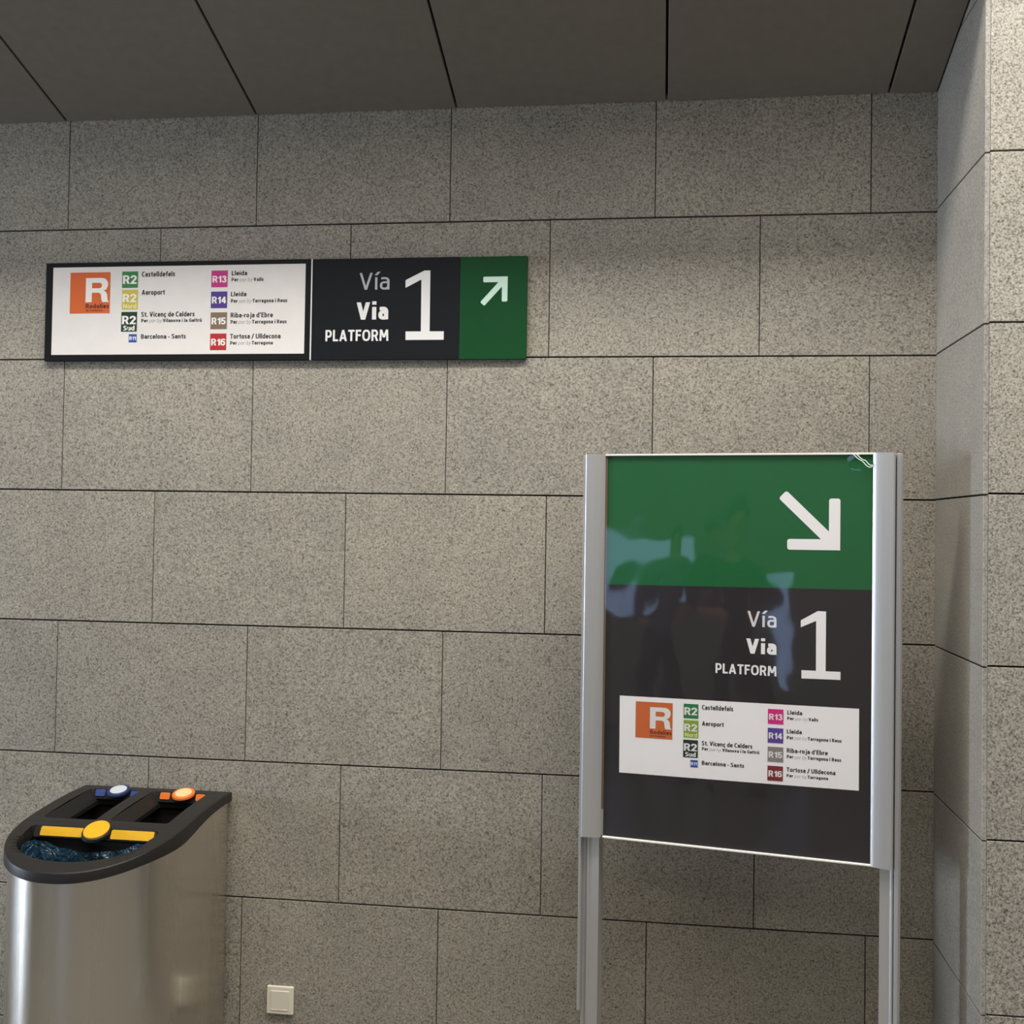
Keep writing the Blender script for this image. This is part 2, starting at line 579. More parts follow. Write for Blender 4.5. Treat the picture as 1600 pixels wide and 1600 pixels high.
M_PGREEN = grain(mat('poster_green', (26, 96, 52), 0.5, spec=0.3), 12, 0.03)
M_PDARK = grain(mat('poster_charcoal', (44, 39, 41), 0.5, spec=0.3), 12, 0.04)
M_PWHITE = mat('poster_white', (246, 242, 240), 0.5)
M_STEEL = mat('brushed_steel', (226, 221, 212), 0.3, 1.0)
M_BPLAST = grain(mat('bin_lid_plastic', (38, 36, 34), 0.42, spec=0.35), 60, 0.06)
M_BINNER = mat('bin_inner_black', (16, 13, 12), 0.6)
M_YEL = grain(mat('label_yellow', (232, 176, 26), 0.45), 40, 0.03)
M_ORA = mat('label_orange', (240, 124, 44), 0.45)
M_PEACH = mat('label_peach', (255, 208, 150), 0.45)
M_BLU = mat('label_blue', (62, 82, 150), 0.45)
M_NAVYD = mat('label_navy', (36, 48, 96), 0.45)
M_SILV = mat('label_silver_white', (206, 212, 216), 0.4)
M_BAG = mat('bin_bag_film', (36, 66, 86), 0.22, spec=0.9, Coat_Weight=0.5)
M_SWITCH = grain(mat('switch_ivory', (232, 224, 206), 0.38), 20, 0.01)

# brushed steel: fine vertical brushing
t, N, L, b = nt(M_STEEL)
tg = N.new('ShaderNodeTangent'); tg.direction_type = 'RADIAL'; tg.axis = 'Z'
L.new(tg.outputs[0], b.inputs['Tangent'])
b.inputs['Anisotropic'].default_value = 0.6
b.inputs['Anisotropic Rotation'].default_value = 0.0
tc = N.new('ShaderNodeTexCoord'); mp = N.new('ShaderNodeMapping'); mp.inputs['Scale'].default_value = (26, 26, 0.25)
no = N.new('ShaderNodeTexNoise'); no.inputs['Scale'].default_value = 1.0; no.inputs['Detail'].default_value = 4
L.new(tc.outputs['Object'], mp.inputs[0]); L.new(mp.outputs[0], no.inputs['Vector'])
rr = ramp(N, [(0.3, (0.19, 0.19, 0.19, 1)), (0.7, (0.31, 0.31, 0.31, 1))])
L.new(no.outputs[0], rr.inputs[0]); L.new(rr.outputs[0], b.inputs['Roughness'])

# crumpled film relief
t, N, L, b = nt(M_BAG)
tc = N.new('ShaderNodeTexCoord'); no = N.new('ShaderNodeTexNoise'); no.inputs['Scale'].default_value = 38; no.inputs['Detail'].default_value = 3
no.inputs['Distortion'].default_value = 1.5
bp = N.new('ShaderNodeBump'); bp.inputs['Strength'].default_value = 1.0; bp.inputs['Distance'].default_value = 0.012
L.new(tc.outputs['Object'], no.inputs['Vector']); L.new(no.outputs[0], bp.inputs['Height']); L.new(bp.outputs[0], b.inputs['Normal'])

# clear cover film of the free-standing sign: thin, wavy, glossy
M_FILM = bpy.data.materials.new('clear_cover_film')
M_FILM.use_nodes = True
N = M_FILM.node_tree.nodes; L = M_FILM.node_tree.links
N.clear()
out = N.new('ShaderNodeOutputMaterial'); mix = N.new('ShaderNodeMixShader')
tr = N.new('ShaderNodeBsdfTransparent'); gl = N.new('ShaderNodeBsdfGlossy'); gl.inputs['Roughness'].default_value = 0.035
fr = N.new('ShaderNodeFresnel')
# the film is a thin sheet: the same reflectance from both sides
gm = N.new('ShaderNodeNewGeometry'); mr = N.new('ShaderNodeMapRange')
mr.inputs['To Min'].default_value = 1.6; mr.inputs['To Max'].default_value = 1 / 1.6
L.new(gm.outputs['Backfacing'], mr.inputs['Value']); L.new(mr.outputs[0], fr.inputs['IOR'])
tr.inputs[0].default_value = (0.97, 0.97, 0.97, 1)
tc = N.new('ShaderNodeTexCoord'); no = N.new('ShaderNodeTexNoise'); no.inputs['Scale'].default_value = 4.5; no.inputs['Detail'].default_value = 1.5
bp = N.new('ShaderNodeBump'); bp.inputs['Strength'].default_value = 0.25; bp.inputs['Distance'].default_value = 0.01
L.new(tc.outputs['Object'], no.inputs['Vector']); L.new(no.outputs[0], bp.inputs['Height'])
L.new(bp.outputs[0], gl.inputs['Normal']); L.new(bp.outputs[0], fr.inputs['Normal'])
L.new(fr.outputs[0], mix.inputs[0]); L.new(tr.outputs[0], mix.inputs[1]); L.new(gl.outputs[0], mix.inputs[2])
L.new(mix.outputs[0], out.inputs[0])

# ---------------------------------------------------------------- setting
D = 3.258          # face of the back wall slabs
XS = 0.737         # face of the pillar's side
YP = 2.782         # face of the pillar's front
ZC, SL = 2.841, 0.30   # soffit: height at the back wall, rise per metre towards the viewer
YE = 2.685         # open edge of the soffit
HALL_L, HALL_R, HALL_B, HALL_T = -9.0, 3.4, -3.2, 4.0

JZ = [0.0, 0.105, 0.506, 0.907, 1.308, 1.7065, 2.107, 2.507, 2.90]       # bed joints of the back wall
EV = [-8.43, -7.83, -7.23, -6.63, -6.03, -5.43, -4.83, -4.23, -3.63, -3.03, -2.43, -1.832, -1.229, -0.637, -0.039, 0.559]
OD = [-8.73, -8.13, -7.53, -6.93, -6.33, -5.73, -5.13, -4.53, -3.93, -3.33, -2.73, -2.13, -1.530, -0.935, -0.340, 0.257]


def slab_mesh(w, h, t, gh, gv, ch=0.0008):
    """granite slab, front at y=0 facing -y, lower left corner at the origin; 22 triangles"""
    bm = bmesh.new()
    x0, x1, z0, z1 = gv / 2, w - gv / 2, gh / 2, h - gh / 2
    rings = []
    for (i, y) in ((ch, 0.0), (0.0, ch), (0.0, t)):
        rings.append([bm.verts.new((x, y, z)) for x, z in ((x0 + i, z0 + i), (x1 - i, z0 + i), (x1 - i, z1 - i), (x0 + i, z1 - i))])
    bm.faces.new(rings[0])
    for a, b_ in ((0, 1), (1, 2)):
        for k in range(4):
            bm.faces.new((rings[a][k], rings[a][(k + 1) % 4], rings[b_][(k + 1) % 4], rings[b_][k]))
    bmesh.ops.recalc_face_normals(bm, faces=bm.faces)
    if bm.faces and sum(f.normal.y for f in bm.faces if len(f.verts) == 4 and abs(f.normal.y) > .9) > 0:
        bmesh.ops.reverse_faces(bm, faces=bm.faces)
    me = bpy.data.meshes.new('slab')
    bm.to_mesh(me)
    bm.free()
    return me


_slabs = {}


def slab(w, h, t, m, parent, loc, rz=0.0, gh=0.0044, gv=0.0025):
    key = (round(w, 4), round(h, 4), t, m.name, gh, gv)
    if key not in _slabs:
        me = slab_mesh(w, h, t, gh, gv)
        me.materials.append(m)
        _slabs[key] = me
    o = bpy.data.objects.new('slab', _slabs[key])
    C.objects.link(o)
    o.parent = parent
    o.location = loc
    o.rotation_euler = (0, 0, rz)
    return o


T = 0.03
wall_back = tag(box('wall_back', (HALL_L, D + 0.012, 0), (XS + 0.3, D + 0.2, 3.2), M_MORTAR), 'back wall of speckled grey granite slabs in running bond', kind='structure')
for r in range(len(JZ) - 1):
    z0, z1 = JZ[r], JZ[r + 1]
    # row between 2.107 and 2.507 is 'odd', its neighbours are 'even'
    cols = OD if r % 2 == 0 else EV
    xs = [x for x in cols if x > HALL_L + 0.05] + [XS + 0.012]
    xs = [HALL_L] + xs
    for a, b_ in zip(xs[:-1], xs[1:]):
        slab(b_ - a, z1 - z0, T, M_GRAN, wall_back, (a, D + random.uniform(-0.0004, 0.0006), z0))

# pillar on the right: side face and front face
pil = tag(box('wall_right', (XS + 0.012, YP + 0.012, 0), (HALL_R, D + 0.2, HALL_T), M_MORTAR), 'projecting granite wall pier at the right', kind='structure')
JP = [0.0, 0.103, 0.503, 0.904, 1.306, 1.708, 2.110, 2.515, 2.917, 3.32, 3.72, 4.0]
for z0, z1 in zip(JP[:-1], JP[1:]):
    z1 = min(z1, HALL_T)
    # side slab: front edge is seen as a narrow paler strip
    o = slab(D - YP - 0.001, z1 - z0, 0.011, M_GRAN_P, pil, (XS, D - 0.001, z0), rz=-math.pi / 2, gv=0.0)
JF = [z + 0.003 for z in JP]
for i, (z0, z1) in enumerate(zip(JF[:-1], JF[1:])):
    z0 = max(z0, 0.0) if i else 0.0
    xs = [XS + 0.0105] + ([1.14, 1.74, 2.34, 2.94] if i % 2 else [1.44, 2.04, 2.64, 3.24]) + [HALL_R]
    for a, b_ in zip(xs[:-1], xs[1:]):
        slab(b_ - a, min(z1, HALL_T) - z0, 0.02, M_GRAN_F, pil, (a, YP - 0.002, z0))

# soffit of sloping metal panels
ceil = tag(bpy.data.objects.new('ceiling', None), 'low sloping soffit of dark grey metal panels', kind='structure')
C.objects.link(ceil)
sx = [-9.0, -8.5, -7.9, -7.3, -6.7, -6.1, -5.5, -4.89, -4.28, -3.67, -3.06, -2.45, -1.842, -1.233, -0.621, -0.010, 0.604, 1.22, 1.83, 2.44, 3.05, 3.4]
ca = math.hypot(1, SL)


def soffit_panel(x0, x1):
    bm = bmesh.new()
    yb = D - 0.004 if x1 < 0.65 else D - 0.004
    g = 0.0035
    prof = [(yb, ZC + SL * (D - yb)), (YE, ZC + SL * (D - YE)), (YE, ZC + SL * (D - YE) + 0.05), (yb, ZC + SL * (D - yb) + 0.05)]
    A = [bm.verts.new((x0 + g, y, z)) for y, z in prof]
    B = [bm.verts.new((x1 - g, y, z)) for y, z in prof]
    bm.faces.new(A); bm.faces.new(B)
    for k in range(4):
        bm.faces.new((A[k], A[(k + 1) % 4], B[(k + 1) % 4], B[k]))
    bmesh.ops.bevel(bm, geom=bm.edges[:], offset=0.0012, segments=1, affect='EDGES')
    return from_bm('soffit_panel', bm, M_CEIL, ceil)


for a, b_ in zip(sx[:-1], sx[1:]):
    if b_ <= 0.61:
        soffit_panel(a, b_)
soffit_panel(0.604, XS - 0.0005)
# part of the soffit that passes in front of the pier is a short strip
for a, b_ in [(XS + 0.002, 1.22)] + [(1.22, 1.83), (1.83, 2.44), (2.44, 3.05), (3.05, 3.4)]:
    bm = bmesh.new()
    y0_, y1_ = YE, YP - 0.006
    prof = [(y1_, ZC + SL * (D - y1_)), (y0_, ZC + SL * (D - y0_)), (y0_, ZC + SL * (D - y0_) + 0.05), (y1_, ZC + SL * (D - y1_) + 0.05)]
    A = [bm.verts.new((a + .003, y, z)) for y, z in prof]
    B = [bm.verts.new((b_ - .003, y, z)) for y, z in prof]
    bm.faces.new(A); bm.faces.new(B)
    for k in range(4):
        bm.faces.new((A[k], A[(k + 1) % 4], B[(k + 1) % 4], B[k]))
    from_bm('soffit_panel', bm, M_CEIL, ceil)
# dark backing above the seams and fascia up to the hall ceiling
bm = bmesh.new()
zz = lambda y: ZC + SL * (D - y) + 0.02
pr_ = [(D + 0.01, zz(D)), (YE + 0.01, zz(YE + .01)), (YE + 0.01, HALL_T), (D + 0.01, HALL_T)]
A = [bm.verts.new((HALL_L, y, z)) for y, z in pr_]
B = [bm.verts.new((XS + 0.006, y, z)) for y, z in pr_]
bm.faces.new(A); bm.faces.new(B)
for k in range(4):
    bm.faces.new((A[k], A[(k + 1) % 4], B[(k + 1) % 4], B[k]))
from_bm('soffit_backing', bm, M_CEILGAP, ceil)
box('fascia', (HALL_L, YE - 0.004, ZC + SL * (D - YE) + 0.052), (HALL_R, YE + 0.008, HALL_T), M_PLASTER, ceil)

# rest of the hall (seen only in reflections)
tag(box('floor', (HALL_L - 1.5, HALL_B - 1.5, -0.1), (HALL_R + 0.2, D + 0.2, 0.0), M_FLOOR), 'polished grey stone floor of the hall', kind='structure')
tag(box('hall_ceiling', (HALL_L, HALL_B, HALL_T), (HALL_R, YE, HALL_T + 0.1), M_PLASTER), 'plaster ceiling of the hall above the viewer', kind='structure')  # high ceiling of the hall, out of view
# rear wall with a window hole
bm = bmesh.new()
wx0, wx1, wz0, wz1 = -3.28, -2.28, 0.95, 1.60
vx0, vx1, vz0, vz1 = -1.66, -1.50, 0.45, 1.32
add_box(bm, (HALL_L, HALL_B - 0.15, 0), (wx0, HALL_B, HALL_T))
add_box(bm, (wx1, HALL_B - 0.15, 0), (vx0, HALL_B, HALL_T))
add_box(bm, (vx1, HALL_B - 0.15, 0), (HALL_R, HALL_B, HALL_T))
add_box(bm, (vx0, HALL_B - 0.15, 0), (vx1, HALL_B, vz0))
add_box(bm, (vx0, HALL_B - 0.15, vz1), (vx1, HALL_B, HALL_T))
add_box(bm, (wx0, HALL_B - 0.15, 0), (wx1, HALL_B, wz0))
add_box(bm, (wx0, HALL_B - 0.15, wz1), (wx1, HALL_B, HALL_T))
tag(from_bm('wall_rear', bm, M_PLASTER), 'plaster wall behind the viewer', kind='structure')
# left wall with a doorway
bm = bmesh.new()
dy0, dy1, dz1 = 0.40, 1.50, 2.35
add_box(bm, (HALL_L - 0.15, HALL_B, 0), (HALL_L, dy0, HALL_T))
add_box(bm, (HALL_L - 0.15, dy1, 0), (HALL_L, D + 0.2, HALL_T))
add_box(bm, (HALL_L - 0.15, dy0, dz1), (HALL_L, dy1, HALL_T))
tag(from_bm('wall_left', bm, M_PLASTER), 'plaster wall at the far left with a doorway', kind='structure')

# ---------------------------------------------------------------- route panel artwork, shared by both signs
BADGES = [  # colour, box, [(text, box)]
    ('green', (.2802, .0575, .3435, .2422), [('R2', (.2835, .1015, .3390, .1985))]),
    ('lime', (.2812, .2653, .3443, .4881), [('R2', (.2840, .3131, .3395, .4060)), ('Nord', (.2865, .4261, .3400, .4787))]),
    ('forest', (.2802, .5168, .3431, .7403), [('R2', (.2835, .5627, .3393, .6567)), ('Sud', (.2894, .6739, .3348, .7276))]),
    ('blue', (.3120, .7705, .3435, .8619), [('R11', (.3145, .7963, .3410, .8366))]),
    ('pink', (.6348, .0623, .6984, .2489), [('R13', (.6396, .1220, .6945, .1963))]),
    ('violet', (.6348, .2985, .6982, .4843), [('R14', (.6390, .3560, .6945, .4321))]),
    ('brown', (.6352, .5328, .6989, .7198), [('R15', (.6395, .5920, .6945, .6675))]),
    ('red', (.6352, .7705, .6981, .9552), [('R16', (.6395, .8290, .6945, .9049))]),
]
LINES = [('Castelldefels', .3586, .4905, .0620, .1194), ('Aeroport', .3596, .4514, .2683, .3246),
         ('St. Vicenç de Calders', .3599, .5714, .5194, .5743), ('Barcelona - Sants', .3606, .5385, .7716, .8224),
         ('Lleida', .7139, .7742, .0679, .1190), ('Lleida', .7126, .7729, .3034, .3541),
         ("Riba-roja d’Ebre", .7131, .8772, .5388, .5918), ('Tortosa / Ulldecona', .7130, .9086, .7757, .8284)]
SMALL = [('Vilanova i la Geltrú', .3605, .6002, .5975, .6366), ('Valls', .7139, .8383, .1461, .1861),
         ('Tarragona i Reus', .7131, .9316, .3845, .4256), ('Tarragona i Reus', .7137, .9309, .6199, .6611), ('Tarragona', .7136, .8794, .8569, .8954)]


def route_art(par, ox, oz, w, h, y, mats):
    """ox, oz: upper left corner of the white panel in the sign's own x-z plane"""
    X = lambda u: ox + u * w
    Z = lambda v: oz - v * h
    lg = prism('logo_plate', [(X(.071), Z(.5284)), (X(.2325), Z(.5284)), (X(.2325), Z(.0612)), (X(.071), Z(.0612))], 'y', y - .0006, y, mats['orange'], par)
    lg['label'] = 'orange square emblem with a large white R'
    outer, hole = big_R()
    rx0, rx1, rz1, rz0 = X(.1345), X(.2285), Z(.1261), Z(.4020)
    f = lambda p: (rx0 + p[0] / .90 * (rx1 - rx0), rz0 + p[1] * (rz1 - rz0))
    vs, fs = fill2d([[f(p) for p in outer], [f(p) for p in hole]])
    me = bpy.data.meshes.new('lettering')
    me.from_pydata([(v.x, y - .0009, v.y) for v in vs], [], fs)
    link('lettering', me, M_BADGETXT, lg)
    ink = mats['logo_ink']
    lettering('Rodalies', X(.1354), X(.2290), Z(.4713), Z(.4215), ink, lg, y - .0009, bold=.20)
    lettering('de Catalunya', X(.1359), X(.2030), Z(.5050), Z(.4840), ink, lg, y - .0009, bold=.13)
    for col, (a, t_, b2, bt), texts in BADGES:
        bd = prism('route_badge', [(X(a), Z(bt)), (X(b2), Z(bt)), (X(b2), Z(t_)), (X(a), Z(t_))], 'y', y - .0006, y, mats[col], par)
        nm = ' '.join(q[0] for q in texts)
        bd['label'] = '%s badge reading %s' % ({'forest': 'dark green', 'lime': 'yellow-green'}.get(col, col), nm)
        for s, (c0, c1, c2, c3) in texts:
            badge_text(s, X(c0), X(c2), Z(c3), Z(c1), mats['lime_txt'] if s == 'Nord' else M_BADGETXT, bd, y - .0009)
    for s, a, b2, t_, bt in LINES:
        lettering(s, X(a), X(b2), Z(bt), Z(t_), M_INK, par, y - .0004, bold=.18)
    for s, a, b2, t_, bt in SMALL:
        via_line(s, X(a), X(b2), Z(bt), Z(t_), par, y - .0004, M_INK, mats['pale'])


def stroke(p, q, w, rounded_p=True, rounded_q=True, n=5):
    """thick line outline with lightly rounded ends"""
    p, q = Vector(p), Vector(q)
    d = (q - p).normalized()
    s = Vector((-d.y, d.x))
    r = w * .22
    pts = []

    def end(c, dd, ss, rnd):
        if not rnd:
            return [c + ss * w / 2, c - ss * w / 2]
        o = []
        for sgn in (1, -1):
            cc = c - dd * r + ss * sgn * (w / 2 - r)
            angs = [90, 67, 45, 22, 0] if sgn == 1 else [0, -22, -45, -67, -90]
            for a in angs:
                a = math.radians(a)
                o.append(cc + (dd * math.cos(a) + ss * math.sin(a)) * r)
        return o
    pts += end(q, d, s, rounded_q)
    pts += end(p, -d, -s, rounded_p)
    return [(v.x, v.y) for v in pts]


def arrow(name, strokes, m, parent, y):
    bm = bmesh.new()
    for i, st in enumerate(strokes):
        pts = stroke(*st)
        yy = y - i * .00005
        A = [bm.verts.new((p[0], yy, p[1])) for p in pts]
        B = [bm.verts.new((p[0], yy + .0004, p[1])) for p in pts]
        n = len(pts)
        bm.faces.new(A); bm.faces.new(B)
        for k in range(n):
            bm.faces.new((A[k], A[(k + 1) % n], B[(k + 1) % n], B[k]))
    return from_bm(name, bm, m, parent)


# ---------------------------------------------------------------- sign on the wall
ws = tag(empty('wall_sign', (0, D, 2.10)), 'long black and green direction sign fixed high on the granite wall', 'sign')
W = lambda x, z: (x, z - 2.10)
SY = -0.016
bm = bmesh.new()
add_box(bm, (-1.8905, SY, -.0005), (-1.0485, -0.0015, .3005), .001)
from_bm('backing_board', bm, M_BLACK, ws)
prism('route_panel', [(-1.8665, .0185), (-1.0665, .0185), (-1.0665, .2865), (-1.8665, .2865)], 'y', SY - .0008, SY, M_SWHITE, ws)['label'] = 'white panel listing train lines and destinations'
box('divider_strip', (-1.0487, SY - .002, -.0005), (-1.0452, -0.0015, .300), mat('divider_white', (225, 225, 222), .4), ws)['label'] = 'thin white upright strip'
box('platform_panel', (-1.0450, SY, -.0005), (-0.6005, -0.0015, .2995), M_NAVY, ws, bevel=.0006)
g = box('arrow_panel', (-0.6003, SY, -.0005), (-0.4035, -0.0015, .2990), M_SGREEN, ws, bevel=.0006)
g['label'] = 'green end panel'
mats = dict(MB_); mats['logo_ink'] = mat('logo_ink_brown', (96, 34, 16), .6); mats['pale'] = M_INKPALE; mats['lime_txt'] = mat('badge_text_pale_yellow', (226, 216, 150), .5)
route_art(ws, -1.8665, .2865, .800, .268, SY - .0008, mats)
ty = SY - .0004
lettering('Vía', -.9016, -.8107, .2063, .2562, M_LETTHIN, ws, ty, bold=.115, track=.13)
lettering('Via', -.9091, -.8129, .1180, .1690, M_LETTER, ws, ty, bold=.205, track=.10)
lettering('PLATFORM', -1.0020, -.8112, .0548, .0880, M_LETTER, ws, ty, bold=.175, track=.10)
ONE_W = [(-.7066, .2606), (-.6890, .2606), (-.6882, .0818), (-.6460, .0816), (-.6460, .0568), (-.7597, .0570), (-.7599, .0820), (-.7143, .0818), (-.7152, .2345), (-.7624, .2104), (-.7626, .2331)]
flat_poly('numeral', ONE_W, M_LETTER, ws, SY - .0006)['label'] = 'large pale figure 1'
arrow('arrow', [((-.5340, .1602), (-.4700, .2300), .0165, True, False), ((-.5317, .2317), (-.4605, .2317), .0165, True, False), ((-.4685, .1668), (-.4685, .2400), .0165, True, False)], M_ARROW, ws, SY - .0006)['label'] = 'pale arrow pointing up to the right'

# ---------------------------------------------------------------- free-standing sign
K = 1.1096
yaw = math.radians(11.375)
st = tag(empty('sign_stand', (-0.1420 * K, 2.72 * K, 0.0), -yaw), 'free-standing poster sign on two aluminium posts in front of the granite wall', 'sign')
ZB = EYE + (.888 - EYE) * K        # lower edge of the poster
U = lambda u: u * K
V_ = lambda v: ZB + v * K
# poster, built from the printed areas
PYo = 0.004
zsp0, zsp1 = .5943, .6008
for nm, pts, mm in (('poster', [(.003, -.001), (.6085, -.001), (.6090, zsp1), (.003, zsp0)], M_PDARK),
                    ('poster', [(.003, zsp0), (.6090, zsp1), (.6085, .9015), (.003, .9015)], M_PGREEN)):
    prism(nm, [(U(a), V_(b_)) for a, b_ in pts], 'y', PYo, PYo + .002, mm, st)['label'] = 'green upper half of the poster' if mm is M_PGREEN else 'charcoal lower part of the poster'
prism('route_panel', [(U(a), V_(b_)) for a, b_ in ((.0415, .1510), (.5840, .1570), (.5833, .3372), (.0406, .3322))], 'y', PYo - .0006, PYo, M_PWHITE, st)['label'] = 'white panel listing train lines and destinations'
box('back_panel', (U(-.02), PYo + .0025, V_(-.004)), (U(.63), PYo + .012, V_(.903)), mat('sign_back_grey', (150, 150, 150), .5), st)
# artwork frame tilted by the poster's slight slant
art = mats = dict(MP_); mats['logo_ink'] = mat('poster_logo_ink', (120, 54, 30), .6); mats['pale'] = mat('poster_ink_pale', (205, 200, 198), .6); mats['lime_txt'] = mat('poster_text_pale_lime', (214, 226, 150), .5)
before = set(bpy.data.objects)
route_art(st, U(.0410), V_(.3347), U(.5425), U(.1808), PYo - .0006, mats)
# follow the slant of the print (about half a degree)
sl = math.atan2(.0052, .5425)
for o in set(bpy.data.objects) - before:
    if o.type == 'MESH':
        cx, cz = U(.312), V_(.245)
        for v in o.data.vertices:
            v.co.z += (v.co.x - cx) * math.tan(sl)
ty = PYo - .0005
lettering('Vía', U(.3372), U(.4024), V_(.5085), V_(.5440), M_LETTER, st, ty, bold=.125, track=.13)
lettering('Via', U(.3350), U(.4030), V_(.4470), V_(.4812), M_PWHITE, st, ty, bold=.205, track=.10)
lettering('PLATFORM', U(.2658), U(.4034), V_(.3985), V_(.4210), M_PWHITE, st, ty, bold=.175, track=.10)
ONE_P = [(.4930, .5497), (.5110, .5494), (.5110, .4160), (.5430, .4164), (.5431, .3985), (.4586, .3971), (.4584, .4157), (.4900, .4158), (.4895, .5275), (.4562, .5118), (.4560, .5274)]
flat_poly('numeral', [(U(a), V_(b_)) for a, b_ in ONE_P], M_PWHITE, st, PYo - .0008)['label'] = 'large white figure 1'
aw = .0245 * K
arrow('arrow', [((U(.4133), V_(.8113)), (U(.5210), V_(.7060)), aw, True, False), ((U(.4245), V_(.6982)), (U(.5401), V_(.6990)), aw, True, False), ((U(.5277), V_(.8026)), (U(.5279), V_(.6867)), aw, True, False)], M_PWHITE, st, PYo - .0008)['label'] = 'white arrow pointing down to the right'
# rails
box('rail', (U(-.001), -.004, V_(.9005)), (U(.6090), .010, V_(.9050)), M_RAIL, st, bevel=.0008)['label'] = 'bright top rail'
box('rail', (U(.004), -.004, V_(-.0050)), (U(.6135), .010, V_(-.0006)), M_RAIL, st, bevel=.0008)['label'] = 'bright bottom rail'
box('backing_edge', (U(-.001), .0005, V_(.062)), (U(.0045), .004, V_(.9)), M_BACKING, st)['label'] = 'brown edge strip beside the poster'
box('backing_edge', (U(-.001), .0005, V_(.0)), (U(.0045), .004, V_(.0615)), M_ALU, st)


def side_profile(mirror):
    """snap profile that clips the poster edge: gently domed face, from the poster edge outwards 0 -> .0475"""
    w = .0470 * K
    pts = [(0, -.0035)]
    for i in range(1, 9):
        tt = i / 9
        pts.append((tt * w * .86, -.0045 - .0120 * tt - .0022 * math.sin(math.pi * tt)))
    for a_ in range(0, 91, 15):
        a_ = math.radians(a_)
        pts.append((w * .90 + w * .10 * math.sin(a_), -.0125 - .0045 * math.cos(a_)))
    pts += [(w, .006), (0, .006)]
    return pts


def post_section():
    """from inner edge outwards: flat, ridge, groove, back flange"""
    k = K
    return [(0, .010), (.0215 * k, .010), (.0225 * k, .008), (.0245 * k, .0065), (.0270 * k, .0065), (.0285 * k, .0085), (.0288 * k, .020),
            (.0345 * k, .022), (.0352 * k, .020), (.0430 * k, .020), (.0440 * k, .022), (.0440 * k, .055), (0, .055)]


for side in (-1, 1):
    e0 = 0.0 if side < 0 else U(.6095)
    f = (lambda p: (e0 - p[0], p[1])) if side < 0 else (lambda p: (e0 + p[0], p[1]))
    pf = [f(p) for p in side_profile(0)]
    if side < 0:
        pf.reverse()
    o = prism('clip_profile', pf, 'z', V_(-.0045), V_(.9045), M_ALU, st, smooth=True)
    o['label'] = 'domed aluminium edge profile beside the poster'
    # post
    p0 = -.0065 if side < 0 else .6285
    f2 = (lambda p: (U(p0) - p[0], p[1])) if side < 0 else (lambda p: (U(p0) + p[0], p[1]))
    pp = [f2(p) for p in post_section()]
    if side < 0:
        pp.reverse()
    prism('post', pp, 'z', 0.012, V_(.9040), M_ALU, st, smooth=True)
    # outer flange strip beside the clip profile
    fx = sorted([U(-.0485), U(-.0552)]) if side < 0 else sorted([U(.6590), U(.6680)])
    box('side_flange', (fx[0], .001, V_(-.42)), (fx[1], .030, V_(.9035)), M_ALU, st, bevel=.0012)
    cx = U(p0) + side * .022 * K
    bm = bmesh.new()
    add_box(bm, (cx - .045, -.20, 0.0), (cx + .045, .17, .012), .003, 2)
    from_bm('foot_plate', bm, M_ALU, st)

# wavy clear cover film with a lifted upper right corner
NX, NZ = 48, 72
Vv, Ff = [], []
xa, xb, za, zb = U(.002), U(.6100), V_(-.0005), V_(.9010)
for j in range(NZ + 1):
    for i in range(NX + 1):
        x = xa + (xb - xa) * i / NX
        z = za + (zb - za) * j / NZ
        e = min(i, NX - i) / NX * 2
        n_ = noise.noise(Vector((x * 3.3, z * 2.4, 1.7))) * .0018 + noise.noise(Vector((x * 9, z * 4, 4.2))) * .0005
        dx, dz = (xb - x) / .075, (zb - z) / .05
        lift = .010 * max(0, 1 - math.hypot(dx, dz))
        Vv.append((x, -.0015 + n_ * min(1, e * 4) - lift, z))
for j in range(NZ):
    for i in range(NX):
        a = j * (NX + 1) + i
        Ff.append((a, a + 1, a + NX + 2, a + NX + 1))
me = bpy.data.meshes.new('clear_cover')
me.from_pydata(Vv, [], Ff)
link('clear_cover', me, M_FILM, st, smooth=True)['label'] = 'clear wavy plastic cover reflecting the hall'
